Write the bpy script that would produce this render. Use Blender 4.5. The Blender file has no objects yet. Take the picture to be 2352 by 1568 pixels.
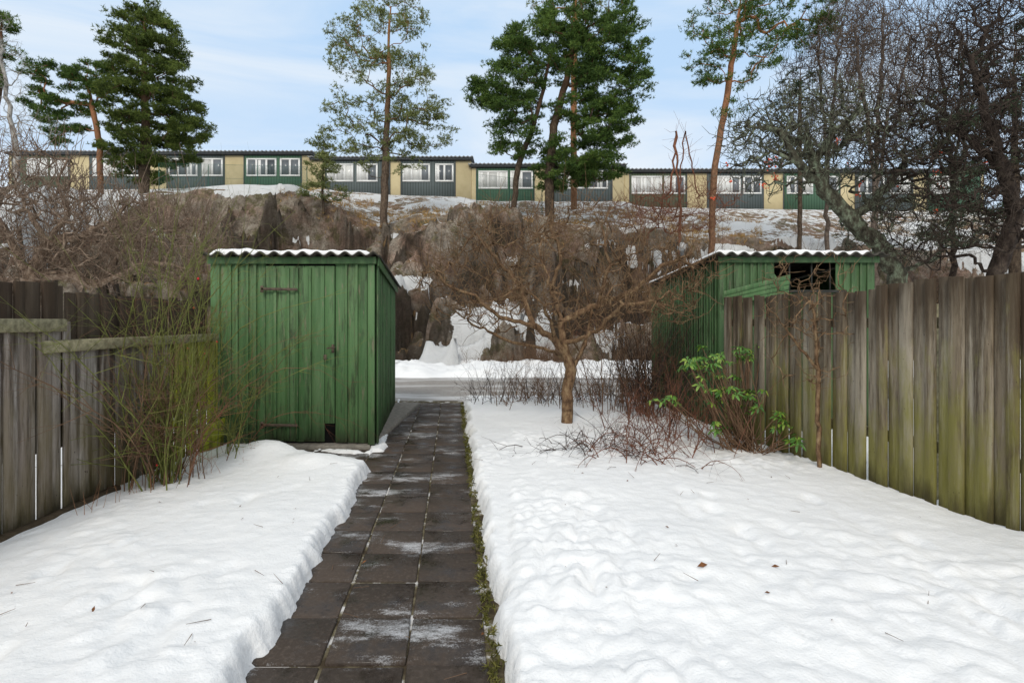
import bpy, math, random
import numpy as np
from mathutils import Vector, noise
random.seed(3)
F=1250.0;CX=1176.0;HY=740.0;CH=1.5
def P(px,py,Y):
    # survey: bearing/elevation measured on the photograph + real distance Y (m) -> world metres
    return np.array([(px-CX)/F*Y,Y,CH-(py-HY)/F*Y])
def ss(a,b,x):
    t=min(1,max(0,(x-a)/(b-a)));return t*t*(3-2*t)
def n3(x,y,z=0.0): return noise.noise(Vector((x,y,z)))
scene=bpy.context.scene
# ------------------------------------------------------------------ mesh helpers
def link(o,parent=None):
    scene.collection.objects.link(o)
    if parent is not None:o.parent=parent
    return o
def empty(name):
    e=bpy.data.objects.new(name,None);e.empty_display_size=.3
    return link(e)
def np_mesh(name,V,faces,mat,parent=None,smooth=False,attr=None):
    V=np.asarray(V,dtype=np.float32);faces=np.asarray(faces,dtype=np.int32)
    me=bpy.data.meshes.new(name)
    n,k=faces.shape
    me.vertices.add(len(V));me.vertices.foreach_set('co',V.ravel())
    me.loops.add(n*k);me.loops.foreach_set('vertex_index',faces.ravel())
    me.polygons.add(n);me.polygons.foreach_set('loop_start',np.arange(0,n*k,k,dtype=np.int32))
    me.update(calc_edges=True)
    if smooth: me.polygons.foreach_set('use_smooth',np.ones(n,dtype=bool))
    me.materials.append(mat)
    if attr is not None:
        for an,av in attr.items():
            a=me.attributes.new(an,'FLOAT','POINT');a.data.foreach_set('value',np.asarray(av,dtype=np.float32))
    me.update()
    return link(bpy.data.objects.new(name,me),parent)
def grid_faces(nx,ny):
    i=np.arange(nx-1)[:,None]*ny+np.arange(ny-1)[None,:]
    i=i.ravel()
    return np.stack([i,i+ny,i+ny+1,i+1],1)
class Boxes:
    def __init__(s): s.v=[];s.f=[]
    def hexa(s,p):
        b=len(s.v);s.v+= [tuple(q) for q in p]
        for q in ((0,3,2,1),(4,5,6,7),(0,1,5,4),(1,2,6,5),(2,3,7,6),(3,0,4,7)): s.f.append([b+i for i in q])
    def box(s,x0,x1,y0,y1,z0,z1):
        s.hexa([(x0,y0,z0),(x1,y0,z0),(x1,y1,z0),(x0,y1,z0),(x0,y0,z1),(x1,y0,z1),(x1,y1,z1),(x0,y1,z1)])
    def board(s,a,b,n,th,z0a,z0b,z1a,z1b,off=0.0):
        a=np.array(a,float);b=np.array(b,float);n=np.array(n,float)
        a=a+n*off;b=b+n*off
        c=b-n*th;d=a-n*th
        s.hexa([(a[0],a[1],z0a),(b[0],b[1],z0b),(c[0],c[1],z0b),(d[0],d[1],z0a),(a[0],a[1],z1a),(b[0],b[1],z1b),(c[0],c[1],z1b),(d[0],d[1],z1a)])
    def obox(s,c,ax,ay,az):
        c,ax,ay,az=[np.array(q,float) for q in (c,ax,ay,az)]
        p=[c+sx*ax+sy*ay+sz*az for sz in(-1,1) for sx,sy in((-1,-1),(1,-1),(1,1),(-1,1))]
        s.hexa(p)
    def make(s,name,mat,parent=None,bevel=0.0):
        o=np_mesh(name,s.v,s.f,mat,parent)
        if bevel>0:
            m=o.modifiers.new('b','BEVEL');m.width=bevel;m.segments=1
        return o
def tubes(P0,P1,R0,R1,k,D0=None):
    P0=np.asarray(P0,float);P1=np.asarray(P1,float)
    d=P1-P0;L=np.linalg.norm(d,axis=1,keepdims=True)+1e-9;d=d/L
    def frame(d):
        ref=np.tile(np.array([[0.31,0.92,0.11]]),(len(d),1))
        u=np.cross(d,ref);u/=np.linalg.norm(u,axis=1,keepdims=True)+1e-9
        return u,np.cross(d,u)
    u1,w1=frame(d)
    if D0 is None:u0,w0=u1,w1
    else:u0,w0=frame(D0)
    a=np.arange(k)*2*np.pi/k
    c=np.cos(a)[None,:,None];sn=np.sin(a)[None,:,None]
    A=P0[:,None,:]+(u0[:,None,:]*c+w0[:,None,:]*sn)*np.asarray(R0)[:,None,None]
    B=P1[:,None,:]+(u1[:,None,:]*c+w1[:,None,:]*sn)*np.asarray(R1)[:,None,None]
    V=np.concatenate([A,B],1).reshape(-1,3)
    base=(np.arange(len(P0))*2*k)[:,None]
    j=np.arange(k);jn=(j+1)%k
    Fc=np.stack([base+j,base+jn,base+k+jn,base+k+j],2).reshape(-1,4)
    return V,Fc
def merge(parts):
    V=[];Fc=[];o=0
    for v,f in parts:
        if len(v)==0: continue
        V.append(v);Fc.append(f+o);o+=len(v)
    return np.concatenate(V),np.concatenate(Fc)
# ------------------------------------------------------------------ material helpers
class M:
    def __init__(s,name,rough=.8,spec=.3):
        s.m=bpy.data.materials.new(name);s.m.use_nodes=True;s.nt=s.m.node_tree
        s.b=s.nt.nodes['Principled BSDF'];s.b.inputs['Roughness'].default_value=rough
        s.b.inputs['Specular IOR Level'].default_value=spec
        s.geo=s.nt.nodes.new('ShaderNodeNewGeometry')
    def node(s,t,**kw):
        n=s.nt.nodes.new(t)
        for k,v in kw.items(): setattr(n,k,v)
        return n
    def l(s,a,b): s.nt.links.new(a,b)
    def noise(s,scale=5,stretch=(1,1,1),detail=6,rough=.6,off=(0,0,0)):
        mp=s.node('ShaderNodeMapping');mp.inputs['Scale'].default_value=stretch;mp.inputs['Location'].default_value=off
        s.l(s.geo.outputs['Position'],mp.inputs['Vector'])
        n=s.node('ShaderNodeTexNoise');n.inputs['Scale'].default_value=scale;n.inputs['Detail'].default_value=detail;n.inputs['Roughness'].default_value=rough
        s.l(mp.outputs[0],n.inputs['Vector']);return n.outputs['Fac']
    def ramp(s,fac,stops,interp='LINEAR'):
        r=s.node('ShaderNodeValToRGB');r.color_ramp.interpolation=interp
        e=r.color_ramp.elements
        while len(e)<len(stops): e.new(.5)
        for q,(p,c) in zip(e,stops):
            q.position=p
            q.color=(c,c,c,1) if isinstance(c,(int,float)) else (*c,1)
        s.l(fac,r.inputs[0]);return r.outputs[0]
    def mix(s,fac,a,b,bt='MIX'):
        n=s.node('ShaderNodeMix',data_type='RGBA',blend_type=bt)
        for v,i in ((fac,0),(a,6),(b,7)):
            if isinstance(v,(int,float)): n.inputs[i].default_value=v
            elif isinstance(v,tuple): n.inputs[i].default_value=(*v,1)
            else: s.l(v,n.inputs[i])
        return n.outputs[2]
    def math(s,op,a,b=0.0,clamp=False):
        n=s.node('ShaderNodeMath',operation=op);n.use_clamp=clamp
        for v,i in((a,0),(b,1)):
            if isinstance(v,(int,float)): n.inputs[i].default_value=v
            else: s.l(v,n.inputs[i])
        return n.outputs[0]
    def sep(s,what='Position'):
        n=s.node('ShaderNodeSeparateXYZ');s.l(s.geo.outputs[what],n.inputs[0]);return n.outputs
    def isl(s): return s.geo.outputs['Random Per Island']
    def attr(s,name):
        n=s.node('ShaderNodeAttribute');n.attribute_name=name;return n.outputs['Fac']
    def mapr(s,v,a,b,c=0.,d=1.):
        n=s.node('ShaderNodeMapRange');n.inputs[1].default_value=a;n.inputs[2].default_value=b;n.inputs[3].default_value=c;n.inputs[4].default_value=d
        s.l(v,n.inputs[0]);return n.outputs[0]
    def col(s,c):
        if isinstance(c,tuple): s.b.inputs['Base Color'].default_value=(*c,1)
        else: s.l(c,s.b.inputs['Base Color'])
    def bump(s,h,strength=.3,dist=.02):
        n=s.node('ShaderNodeBump');n.inputs['Strength'].default_value=strength;n.inputs['Distance'].default_value=dist
        s.l(h,n.inputs['Height']);s.l(n.outputs[0],s.b.inputs['Normal'])
    def rough(s,v): s.l(v,s.b.inputs['Roughness'])

def m_snow():
    q=M('snow',.65,.3)
    a=q.noise(1.3,detail=5)
    c=q.ramp(a,[(.3,(.83,.83,.83)),(.7,(.89,.885,.875))])
    c=q.mix(q.ramp(q.noise(70,detail=3,rough=.6,off=(2,5,1)),[(.70,0.),(.76,.5)]),c,(.45,.40,.34))
    c=q.mix(q.ramp(q.noise(2.2,detail=7,rough=.7,off=(8,5,1)),[(.60,0.),(.78,.22)]),c,(.66,.64,.61))
    q.col(c)
    h=q.math('ADD',q.noise(9,detail=8,rough=.65),q.math('MULTIPLY',q.noise(60,detail=3),.3))
    q.bump(h,.5,.03);return q.m
def m_green(name='green_paint',tint=1.0):
    q=M(name,.62,.3)
    base=q.ramp(q.isl(),[(0,(.050*tint,.115*tint,.040*tint)),(.5,(.065*tint,.145*tint,.052*tint)),(1,(.085*tint,.178*tint,.066*tint))])
    s1=q.noise(9,(1,1,.09),6,.7)
    c=q.mix(q.ramp(s1,[(.42,0.),(.62,.6)]),base,(.135*tint,.225*tint,.10*tint))
    c=q.mix(q.ramp(q.noise(14,(1,1,.12),7,.75,(3,1,2)),[(.52,0.),(.64,.85)]),c,(.034,.047,.022))
    c=q.mix(q.ramp(q.noise(26,(1,1,.14),4,.7,(7,1,2)),[(.59,0.),(.68,.8)]),c,(.18,.165,.105))
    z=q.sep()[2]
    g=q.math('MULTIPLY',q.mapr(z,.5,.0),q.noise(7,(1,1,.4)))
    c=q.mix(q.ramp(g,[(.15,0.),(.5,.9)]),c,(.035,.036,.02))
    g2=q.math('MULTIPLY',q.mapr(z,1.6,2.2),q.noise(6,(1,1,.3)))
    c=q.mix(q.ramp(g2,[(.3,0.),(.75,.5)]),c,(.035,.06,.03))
    q.col(c);q.bump(q.noise(30,(1,1,.06),5,.7),.5,.006);return q.m
def m_fence(name,dark,mid,light,moss,ztop,mosslvl,topamt=.82):
    q=M(name,.85,.15)
    base=q.ramp(q.isl(),[(0,dark),(.35,mid),(.75,mid),(1,light)])
    st=q.noise(14,(1,1,.07),8,.75)
    c=q.mix(q.ramp(st,[(.37,.9),(.55,0.)]),base,(.05,.036,.024))
    c=q.mix(q.ramp(q.noise(20,(1,1,.06),6,.7,(4,4,4)),[(.50,0.),(.66,.75)]),c,light)
    z=q.sep()[2]
    t=q.math('ADD',q.mapr(z,ztop-.9,ztop),q.math('MULTIPLY',q.math('SUBTRACT',q.noise(7,(1,1,.15)),.5),2.2))
    c=q.mix(q.ramp(t,[(.30,0.),(.95,topamt)]),c,(.05,.033,.02))
    g=q.math('ADD',q.mapr(z,1.5,.0),q.math('MULTIPLY',q.math('SUBTRACT',q.noise(3.2,(1,1,.3),6,.7),.5),2.6))
    c=q.mix(q.ramp(g,[(.30,0.),(1.05-mosslvl*.5,.75)]),c,moss)
    gd=q.math('ADD',q.mapr(z,.5,.0),q.math('MULTIPLY',q.math('SUBTRACT',q.noise(7,(1,1,.25),5),.5),1.8))
    c=q.mix(q.ramp(gd,[(.5,0.),(1.1,.8)]),c,(.045,.036,.016))
    c=q.mix(q.ramp(q.noise(45,(1,1,.5),2,.5,(1,7,3)),[(.74,0.),(.78,.8)]),c,(.04,.025,.018))
    q.col(c);q.bump(q.noise(26,(1,1,.05),6,.75),.8,.010);return q.m
def m_bark(name,c1,c2,c3,z0=None,z1=None,upper=None,scale=14):
    q=M(name,.9,.1)
    c=q.ramp(q.noise(scale,(1,1,.5),6,.7),[(.35,c1),(.5,c2),(.68,c3)])
    if upper is not None:
        z=q.mapr(q.sep()[2],z0,z1)
        cu=q.ramp(q.noise(scale,(1,1,.5),6,.7,(5,5,5)),[(.35,tuple(v*.6 for v in upper)),(.65,upper)])
        c=q.mix(z,c,cu)
    q.col(c);q.bump(q.noise(scale*1.5,(1,1,.3),5),.6,.02);return q.m
def m_foliage(name,a,b,c,scale=1.1):
    q=M(name,.6,.2)
    f=q.math('ADD',q.math('MULTIPLY',q.noise(scale,detail=4),.75),q.math('MULTIPLY',q.isl(),.3))
    col=q.ramp(f,[(.3,a),(.52,b),(.72,c)])
    q.col(col)
    tr=q.node('ShaderNodeBsdfTranslucent');q.l(col,tr.inputs[0])
    mx=q.node('ShaderNodeMixShader');mx.inputs[0].default_value=.3
    out=q.nt.nodes['Material Output']
    q.l(q.b.outputs[0],mx.inputs[1]);q.l(tr.outputs[0],mx.inputs[2]);q.l(mx.outputs[0],out.inputs[0]);return q.m
def m_plain(name,c,rough=.7,spec=.3,var=.25,scale=8,metal=0):
    q=M(name,rough,spec);q.b.inputs['Metallic'].default_value=metal
    q.col(q.ramp(q.noise(scale),[(.3,tuple(v*(1-var) for v in c)),(.7,tuple(min(1,v*(1+var)) for v in c))]));return q.m
SNOW=m_snow()
GREEN=m_green();GREEN2=m_green('green_paint_dark',.8)
FENCE_R=m_fence('weathered_boards',(.12,.09,.055),(.22,.175,.12),(.38,.335,.26),(.22,.205,.045),1.85,.5,.85)
FENCE_L=m_fence('weathered_boards_grey',(.12,.088,.07),(.23,.19,.155),(.42,.38,.34),(.15,.12,.05),2.5,.0,.5)
FENCE_D=m_fence('dark_boards',(.04,.028,.02),(.06,.042,.03),(.10,.078,.055),(.07,.07,.03),2.2,.1)
FENCE_M=m_fence('mossy_boards',(.22,.22,.04),(.30,.31,.05),(.36,.36,.09),(.42,.44,.03),2.6,1.0,.4)
RAIL=m_plain('lichened_rail',(.25,.225,.14),.9,.1,.5,22)
IRON=m_plain('rusty_iron',(.09,.065,.045),.7,.4,.5,30)
DARK=m_plain('dark_corrugated_sheet',(.055,.05,.04),.8,.2,.5,12)
TWIG_B=m_plain('brown_twig',(.18,.11,.068),.9,.1,.4,6)
TWIG_R=m_plain('red_brown_twig',(.18,.08,.05),.9,.1,.4,6)
TWIG_D=m_plain('dark_twig',(.06,.042,.034),.9,.1,.4,6)
STEM_G=m_plain('green_cane',(.16,.17,.045),.7,.2,.5,9)
# ------------------------------------------------------------------ terrain function
hs=[(-900,4),(-300,5.2),(0,6.3),(120,7.0),(230,8.0),(450,8.45),(640,8.35),(760,7.3),(850,6.5),(950,6.9),(1080,7.2),(1170,6.8),(1300,6.5),(1500,6.2),(1800,5.6),(2352,5.0),(3200,4)]
rx=[(p-CX)/F*27 for p,_ in hs];rz=[z for _,z in hs]
bx=[-45,-15.5,-14.3,-3.6,-2.4,7.7,8.9,34,60];bz=[11.0,11.0,10.75,10.4,10.1,10.1,9.7,9.4,8.]
def cells(x,y,z,s,seed):
    q=Vector((x*s+n3(x*s*1.3,y*s*1.3,seed)*.35,y*s*1.1+n3(x*s*1.3,y*s*1.3,seed+9)*.35,z*s*.5+seed))
    d,p=noise.voronoi(q)
    return noise.cell(p[0]*7.3+Vector((seed,0,0))),d[1]-d[0],noise.cell(p[0]*3.1+Vector((0,seed,4)))
def terrain2(x,y):
    R=np.interp(x,rx,rz);B=np.interp(x,bx,bz)
    w=n3(x*.16,y*.12,3.1)*.2+n3(x*.5,y*.4,1.7)*.06
    c0,e0,k0=cells(x,y,0,.27,2.)
    c1,e1,k1=cells(x,y,0,.70,5.)
    m=1-ss(25.5,29,y)
    t=(y-18.0)/9.2+(w+(c0-.5)*.30*ss(0,.16,e0)+(c1-.5)*.12*ss(0,.14,e1))*m
    f=.36*ss(.0,.24,t)+.12*ss(.20,.48,t)+.52*ss(.46,.92,t)
    h=R*f
    m2=ss(0.0,.10,t)*(1-ss(25.5,28.5,y))
    cr=1.
    if y<30:
        c2,e2,k2=cells(x,y,h,1.7,8.)
        dome=ss(0,.5,e0)
        h+=m2*((k0-.5)*.9+.45*dome-.75*(1-ss(0,.12,e0))+(c1-.5)*.6+.2*ss(0,.5,e1)-.4*(1-ss(0,.12,e1))+(c2-.5)*.26-.14*(1-ss(0,.15,e2))+n3(x*1.7,y*1.7,h)*.18+n3(x*4,y*4,h*2)*.10+n3(x*9,y*9,h*4)*.04)
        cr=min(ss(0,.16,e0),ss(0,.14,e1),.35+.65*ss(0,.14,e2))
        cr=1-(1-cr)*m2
    # snow-filled gully beside the road
    g=0
    if 17<y<22.5:
        cxx=-2.5+(y-18.2)*1.0
        g=math.exp(-((x-cxx)/(1.0+.25*n3(y,x)))**4)*(1-ss(21.3,22.3,y))
        rr=max(0,(y-17.8)*.62)+n3(x*1.2,y*1.2,50)*.18+n3(x*3,y*3,50)*.06
        h=h*(1-g)+min(rr,h+.5)*g
    if y>26.9:
        s=ss(26.9,39.5,y)
        h=h*(1-s)+B*s+(n3(x*.5,y*.5,2)*.3)*(1-ss(34,39,y))
    return h,cr,g
def terrain(x,y): return terrain2(x,y)[0]
def hit(px,py,y0=17.5,y1=38):
    Y=y0
    while Y<y1:
        p=P(px,py,Y)
        if terrain(p[0],Y)>=p[2]: return p[0],Y
        Y+=.12
    return P(px,py,29)[0],29.
SN=[]
def build_terrain():
    xs=np.concatenate([np.linspace(-160,-30,20),np.arange(-28,34,.11),np.linspace(36,160,20)])
    ys=np.concatenate([np.arange(16.6,30.5,.09),np.arange(30.7,42,.35),np.linspace(43,120,18)])
    V=np.empty((len(xs),len(ys),3));H=np.empty((len(xs),len(ys)));CR=np.ones_like(H);GU=np.zeros_like(H)
    for i,x in enumerate(xs):
        for j,y in enumerate(ys):
            h,cr,g=terrain2(x,y)
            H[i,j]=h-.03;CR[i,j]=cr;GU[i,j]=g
    V[...,0]=xs[:,None];V[...,1]=ys[None,:];V[...,2]=H
    V[:,0,2]=-.3
    gx,gy=np.gradient(H,xs,ys)
    slope=1/np.sqrt(1+gx**2+gy**2)
    S=np.zeros_like(H)
    X,Y=np.meshgrid(xs,ys,indexing='ij')
    for px,py,sx,sz,a in ((1090,735,1.2,.5,.8),(950,655,.9,.35,1.),(960,735,.8,.2,1.),(1400,775,.6,.8,1.),(1460,735,.4,.4,.8),(1230,690,.5,.15,.7),
        (360,540,2.1,.28,1.),(440,550,.8,.15,.9),(290,560,.8,.2,.8),(60,480,3.0,1.2,1.),(180,455,2.6,.9,1.),(-40,540,2.4,1.2,.9),(20,580,1.5,.5,.8),(470,425,6.,.5,1.),(330,430,3.4,.5,1.),(620,432,2.4,.5,1.),(560,445,2.,.3,.8),
        (1000,470,2.2,.4,1.),(1060,462,.9,.25,.8),(850,455,1.6,.3,.8),(1500,600,1.6,.45,1.),(1450,585,.7,.35,.9),(1590,615,1.2,.4,.9),(1680,590,1.7,.7,.9),(1850,560,1.8,.7,.9),(2050,560,2.0,.8,.9),(2160,530,2.,.9,1.),(1700,520,2.,.4,.9),(1320,650,.8,.2,.8),(1480,520,1.8,.3,.85),(905,545,.4,.2,.8),(2300,600,2.4,1.2,.9),(1950,620,1.5,.6,.8),(1800,640,1.,.4,.7),(1270,655,.5,.2,.8),(700,560,.8,.16,.7),(1380,560,.8,.2,.8),(1180,600,.6,.15,.7)):
        x0,y0=hit(px,py);z0=P(px,py,y0)[2]
        SN.append((x0,y0,sx))
        S=np.maximum(S,a*np.exp(-(((X-x0)/sx)**2+((H-z0)/sz)**2+((Y-y0)/(1.6+sx))**2)**2))
    drift=np.maximum(S,GU)*1.25
    sl=np.clip((slope-.72)*2.6,-.5,.47)
    S=np.maximum(drift-.25*(slope<.42),sl)
    S=np.where(Y<18.0,np.maximum(S,.75),S)
    S=np.where(Y>32,np.maximum(S,.42),S)
    V[...,2]+=np.clip(drift-.35,0,.7)*.25
    q=M('rock_with_snow',.85,.2)
    a=q.noise(.45,detail=7,rough=.65);b=q.noise(3.2,detail=12,rough=.8);c0=q.noise(1.3,(1,1,1),8,.72,(9,2,4))
    c=q.ramp(b,[(.33,(.12,.09,.068)),(.45,(.29,.235,.18)),(.56,(.42,.36,.29)),(.70,(.58,.52,.44))])
    c=q.mix(q.ramp(a,[(.46,0.),(.58,.7)]),c,q.ramp(b,[(.35,(.17,.085,.055)),(.65,(.52,.32,.23))]))
    c=q.mix(q.ramp(c0,[(.52,0.),(.60,.8)]),c,q.ramp(b,[(.35,(.06,.055,.02)),(.65,(.20,.18,.07))]))
    c=q.mix(q.ramp(q.noise(14,detail=6,rough=.8),[(.38,.75),(.48,0.)]),c,(.06,.044,.031))
    c=q.mix(q.ramp(q.noise(1.6,(1,1,.3),7,.7,(3,3,3)),[(.55,0.),(.67,.55)]),c,(.085,.06,.043))
    c=q.mix(q.ramp(q.attr('crack_shade'),[(.0,.92),(.7,.25),(1.,0.)]),c,(.035,.026,.018))  # crevice occlusion shade painted into the rock colour
    nz=q.sep('Normal')[2]
    gr=q.math('MULTIPLY',q.mapr(nz,.74,.93),q.ramp(q.noise(1.6,detail=5,off=(2,8,1)),[(.42,0.),(.55,1.)]))
    c=q.mix(gr,c,q.ramp(q.noise(30,(1,1,.3)),[(.3,(.14,.08,.04)),(.7,(.38,.25,.12))]))
    sn=q.math('ADD',q.attr('snow'),q.math('MULTIPLY',q.math('SUBTRACT',q.noise(2.4,detail=9,rough=.75,off=(1,1,7)),.5),.9))
    sn=q.ramp(sn,[(.44,0.),(.47,1.)])
    c=q.mix(sn,c,(.87,.87,.86));q.col(c);q.bump(q.math('ADD',b,q.math('MULTIPLY',q.noise(12,detail=6,rough=.7),.5)),1.0,.2)
    np_mesh('rock_hill',V.reshape(-1,3),grid_faces(len(xs),len(ys)),q.m,smooth=False,attr={'snow':S.ravel(),'crack_shade':CR.ravel()})
build_terrain()
# ------------------------------------------------------------------ ground, road, path
G=[(-1500,-1500,-.05),(1500,-1500,-.05),(1500,1500,-.05),(-1500,1500,-.05)]
np_mesh('ground',G,[[0,1,2,3]],SNOW)
def strip(name,xs,ys,hf,mat,smooth=True):
    V=np.array([[(x,y,hf(x,y)) for y in ys] for x in xs]).reshape(-1,3)
    return np_mesh(name,V,grid_faces(len(xs),len(ys)),mat,smooth=smooth)
q=M('icy_asphalt',.5,.4)
a=q.noise(.9,(.35,1.6,1),7,.65);b=q.noise(18,(.6,1.5,1),5,.7)
c=q.ramp(b,[(.3,(.20,.175,.15)),(.7,(.38,.35,.32))])
c=q.mix(q.ramp(a,[(.47,0.),(.62,.85)]),c,(.62,.61,.60));q.col(c);q.bump(b,.5,.03)
strip('road',np.arange(-40,50,.5),np.arange(10.35,15.3,.25),lambda x,y:-.012+.012*n3(x,y),q.m)
def bank(x,y):
    e=n3(x*.6,1)*.25+n3(x*2.2,4)*.12
    return -.06+(.24+.12*n3(x*.8,y,2)+.12*n3(x*3,y*3,5)+.06*n3(x*7,y*7,5))*ss(14.7+e,15.3+e,y)
strip('snow_bank',np.arange(-30,40,.10),np.arange(14.3,18.6,.10),bank,SNOW)
def path_u(x,y): return x+.11*y-.165
def snow_h(x,y):
    u=path_u(x,y)
    e=n3(x*2.2,y*2.2,1)*.055+n3(x*7,y*7,2)*.040+n3(x*17,y*17,5)*.024
    e2=n3(x*1.5,y*1.5,11)*.07+n3(x*6,y*6,12)*.045+n3(x*17,y*17,15)*.024
    dR=min(u-.03-e,(10.35-y)+e*2)
    yb=5.45+(-1.37-x)*.42 if x>-3.1 else 5.45+1.73*.42+(-3.1-x)*8
    dL=min(-.97-u-e2,yb-y-e2,10.35-y+e*2)
    thin=1.
    dm=max(dR,dL)
    if y>6.3 and x>-3.0 :
        ux=x+.144*(y-6.47)+1.625
        if ux>-.05: dL=max(dL,.12*(n3(y*1.3,8.)+.45)-abs(ux-.02)+.03+e)
    if y>5.9 and -3.1<x<-1.6: dL=max(dL,.05-abs(y-6.30+.1*n3(x*2,3.))+e2*1.6)
    d=max(dR,dL)
    if d<=0: return -.075
    if dm<0: thin=.3
    T=.115*ss(0,.085,d)
    T*=1-.62*ss(1.2,3.2,abs(x+.5)) 
    low=n3(x*.7,y*.7,20)*.03+n3(x*2.3,y*2.3,21)*.013+n3(x*7,y*7,22)*.008+n3(x*15,y*15,23)*.005
    zone=ss(-.2,.25,n3(x*.55,y*.55,31)) if x>0 else ss(.0,.35,n3(x*.6,y*.6,33))
    lump=(abs(n3(x*4.5,y*4.5,30))*.042+abs(n3(x*10,y*10,36))*.026)*zone
    if x>0: lump+=(.07*abs(n3(x*5,y*5,40))+.04*abs(n3(x*12,y*12,41)))*math.exp(-((u-.5)/.5)**2)*ss(5.2,4,y)
    lump+=.04*abs(n3(x*11,y*11,43))*math.exp(-(d/.16)**2)
    T+=ss(.03,.4,d)*(low+.012)+lump*ss(0,.12,d)
    for cx,cy,s,rx_,ry_ in foot:
        if abs(x-cx)<.25 and abs(y-cy)<.35:
            r2=((x-cx+.03*n3(x*9,y*9))/rx_)**2+((y-cy+.03*n3(x*9,y*9,4))/ry_)**2
            if r2<6: T-=s*math.exp(-r2**2*.9)*ss(0,.2,d)
    if x<0:
        T+=.17*math.exp(-((x+2.6)/.42)**2-((y-5.72)/.28)**2)*ss(0,.15,d)+.09*math.exp(-((x+1.95)/.35)**2-((y-5.35)/.22)**2)*ss(0,.15,d)
    T=max(T*thin,.010*ss(0,.05,d))
    return -.075+.075*ss(0,.04,d)+T
fr=random.Random(5)
foot=[(fr.uniform(-3.2,-1.4),fr.uniform(2.2,5),fr.uniform(.012,.030),fr.uniform(.05,.08),fr.uniform(.08,.14)) for _ in range(14)]
foot+=[(fr.uniform(.3,1.6),fr.uniform(2.2,4.5),fr.uniform(.012,.032),fr.uniform(.05,.09),fr.uniform(.08,.14)) for _ in range(16)]
foot+=[(fr.uniform(1.2,3.0),fr.uniform(2.0,4.5),fr.uniform(.012,.030),fr.uniform(.05,.08),fr.uniform(.08,.14)) for _ in range(14)]
xs=np.concatenate([np.arange(-11,-4,.15),np.arange(-4,4,.024),np.arange(4,11,.15)])
ys=np.concatenate([np.arange(-3,1.5,.15),np.arange(1.5,7,.022),np.arange(7,10.6,.05)])
strip('snow_cover',xs,ys,snow_h,SNOW)
q=M('path_joint_dirt',.9,.1)
q.col(q.ramp(q.noise(6,detail=6),[(.42,(.06,.045,.028)),(.54,(.17,.145,.09)),(.60,(.6,.58,.56))]))
def px_at(y,u): return u-.11*y+.165
D=[(px_at(-3,-1.6),-3,-.014),(px_at(-3,.12),-3,-.014),(px_at(10.5,.12),10.5,-.014),(px_at(10.5,-1.6),10.5,-.014)]
q2=q.m
path=empty('garden_path')
np_mesh('joint_bed',D,[[0,1,2,3]],q2,path)
np_mesh('joint_bed_door',[(-3.4,5.2,-.019),(-1.2,5.2,-.019),(-1.2,6.6,-.019),(-3.4,6.6,-.019)],[[0,1,2,3]],q2,path)
q=M('wet_concrete_slab',.6,.35)
base=q.ramp(q.isl(),[(0,(.036,.025,.017)),(1,(.070,.050,.037))])
c=q.mix(q.ramp(q.noise(40,detail=5,rough=.8),[(.5,0.),(.7,.5)]),base,(.15,.115,.09))
wet=q.noise(3,detail=6,rough=.7,off=(6,1,1))
c=q.mix(q.ramp(wet,[(.48,0.),(.60,.7)]),c,(.018,.013,.010))
fr1=q.noise(1.7,(.6,1.5,1),9,.75);fr2=q.noise(120,detail=4,rough=.85,off=(3,3,3))
fm=q.math('ADD',q.math('MULTIPLY',q.math('SUBTRACT',fr1,.5),3.0),fr2)
c=q.mix(q.ramp(fm,[(.66,0.),(1.05,.8)]),c,(.60,.60,.61))
q.col(c);q.rough(q.ramp(wet,[(.46,.72),(.60,.2)]));q.bump(q.noise(60,detail=5),.45,.004)
B=Boxes();r=random.Random(2)
for row in range(-8,26):
    y0=1.62+row*.385
    if y0>10: break
    for cI in (0,1,2,3):
        if cI==3 and (y0<5.0) : continue
        u0=-.37*(cI+1)+.007;u1=-.37*cI-.007
        ya,yb_=y0+.006+r.uniform(-.004,.004),y0+.379+r.uniform(-.004,.002);sh_=r.uniform(-.006,.006)
        z=r.uniform(-.006,.005);tl=r.uniform(-.004,.004)
        B.hexa([(px_at(ya,u0)+sh_,ya,-.05),(px_at(ya,u1)+sh_,ya,-.05),(px_at(yb_,u1),yb_,-.05),(px_at(yb_,u0),yb_,-.05),(px_at(ya,u0)+sh_,ya,z),(px_at(ya,u1)+sh_,ya,z+tl),(px_at(yb_,u1),yb_,z),(px_at(yb_,u0),yb_,z-tl)])
for i in range(4):
    for j in range(3):
        x1=px_at(5.6,-1.49)-i*.375;y0=5.3+j*.38
        B.box(x1-.365,x1,y0,y0+.37,-.05,r.uniform(-.008,.0))
B.make('slabs',q.m,path,.006)
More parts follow.
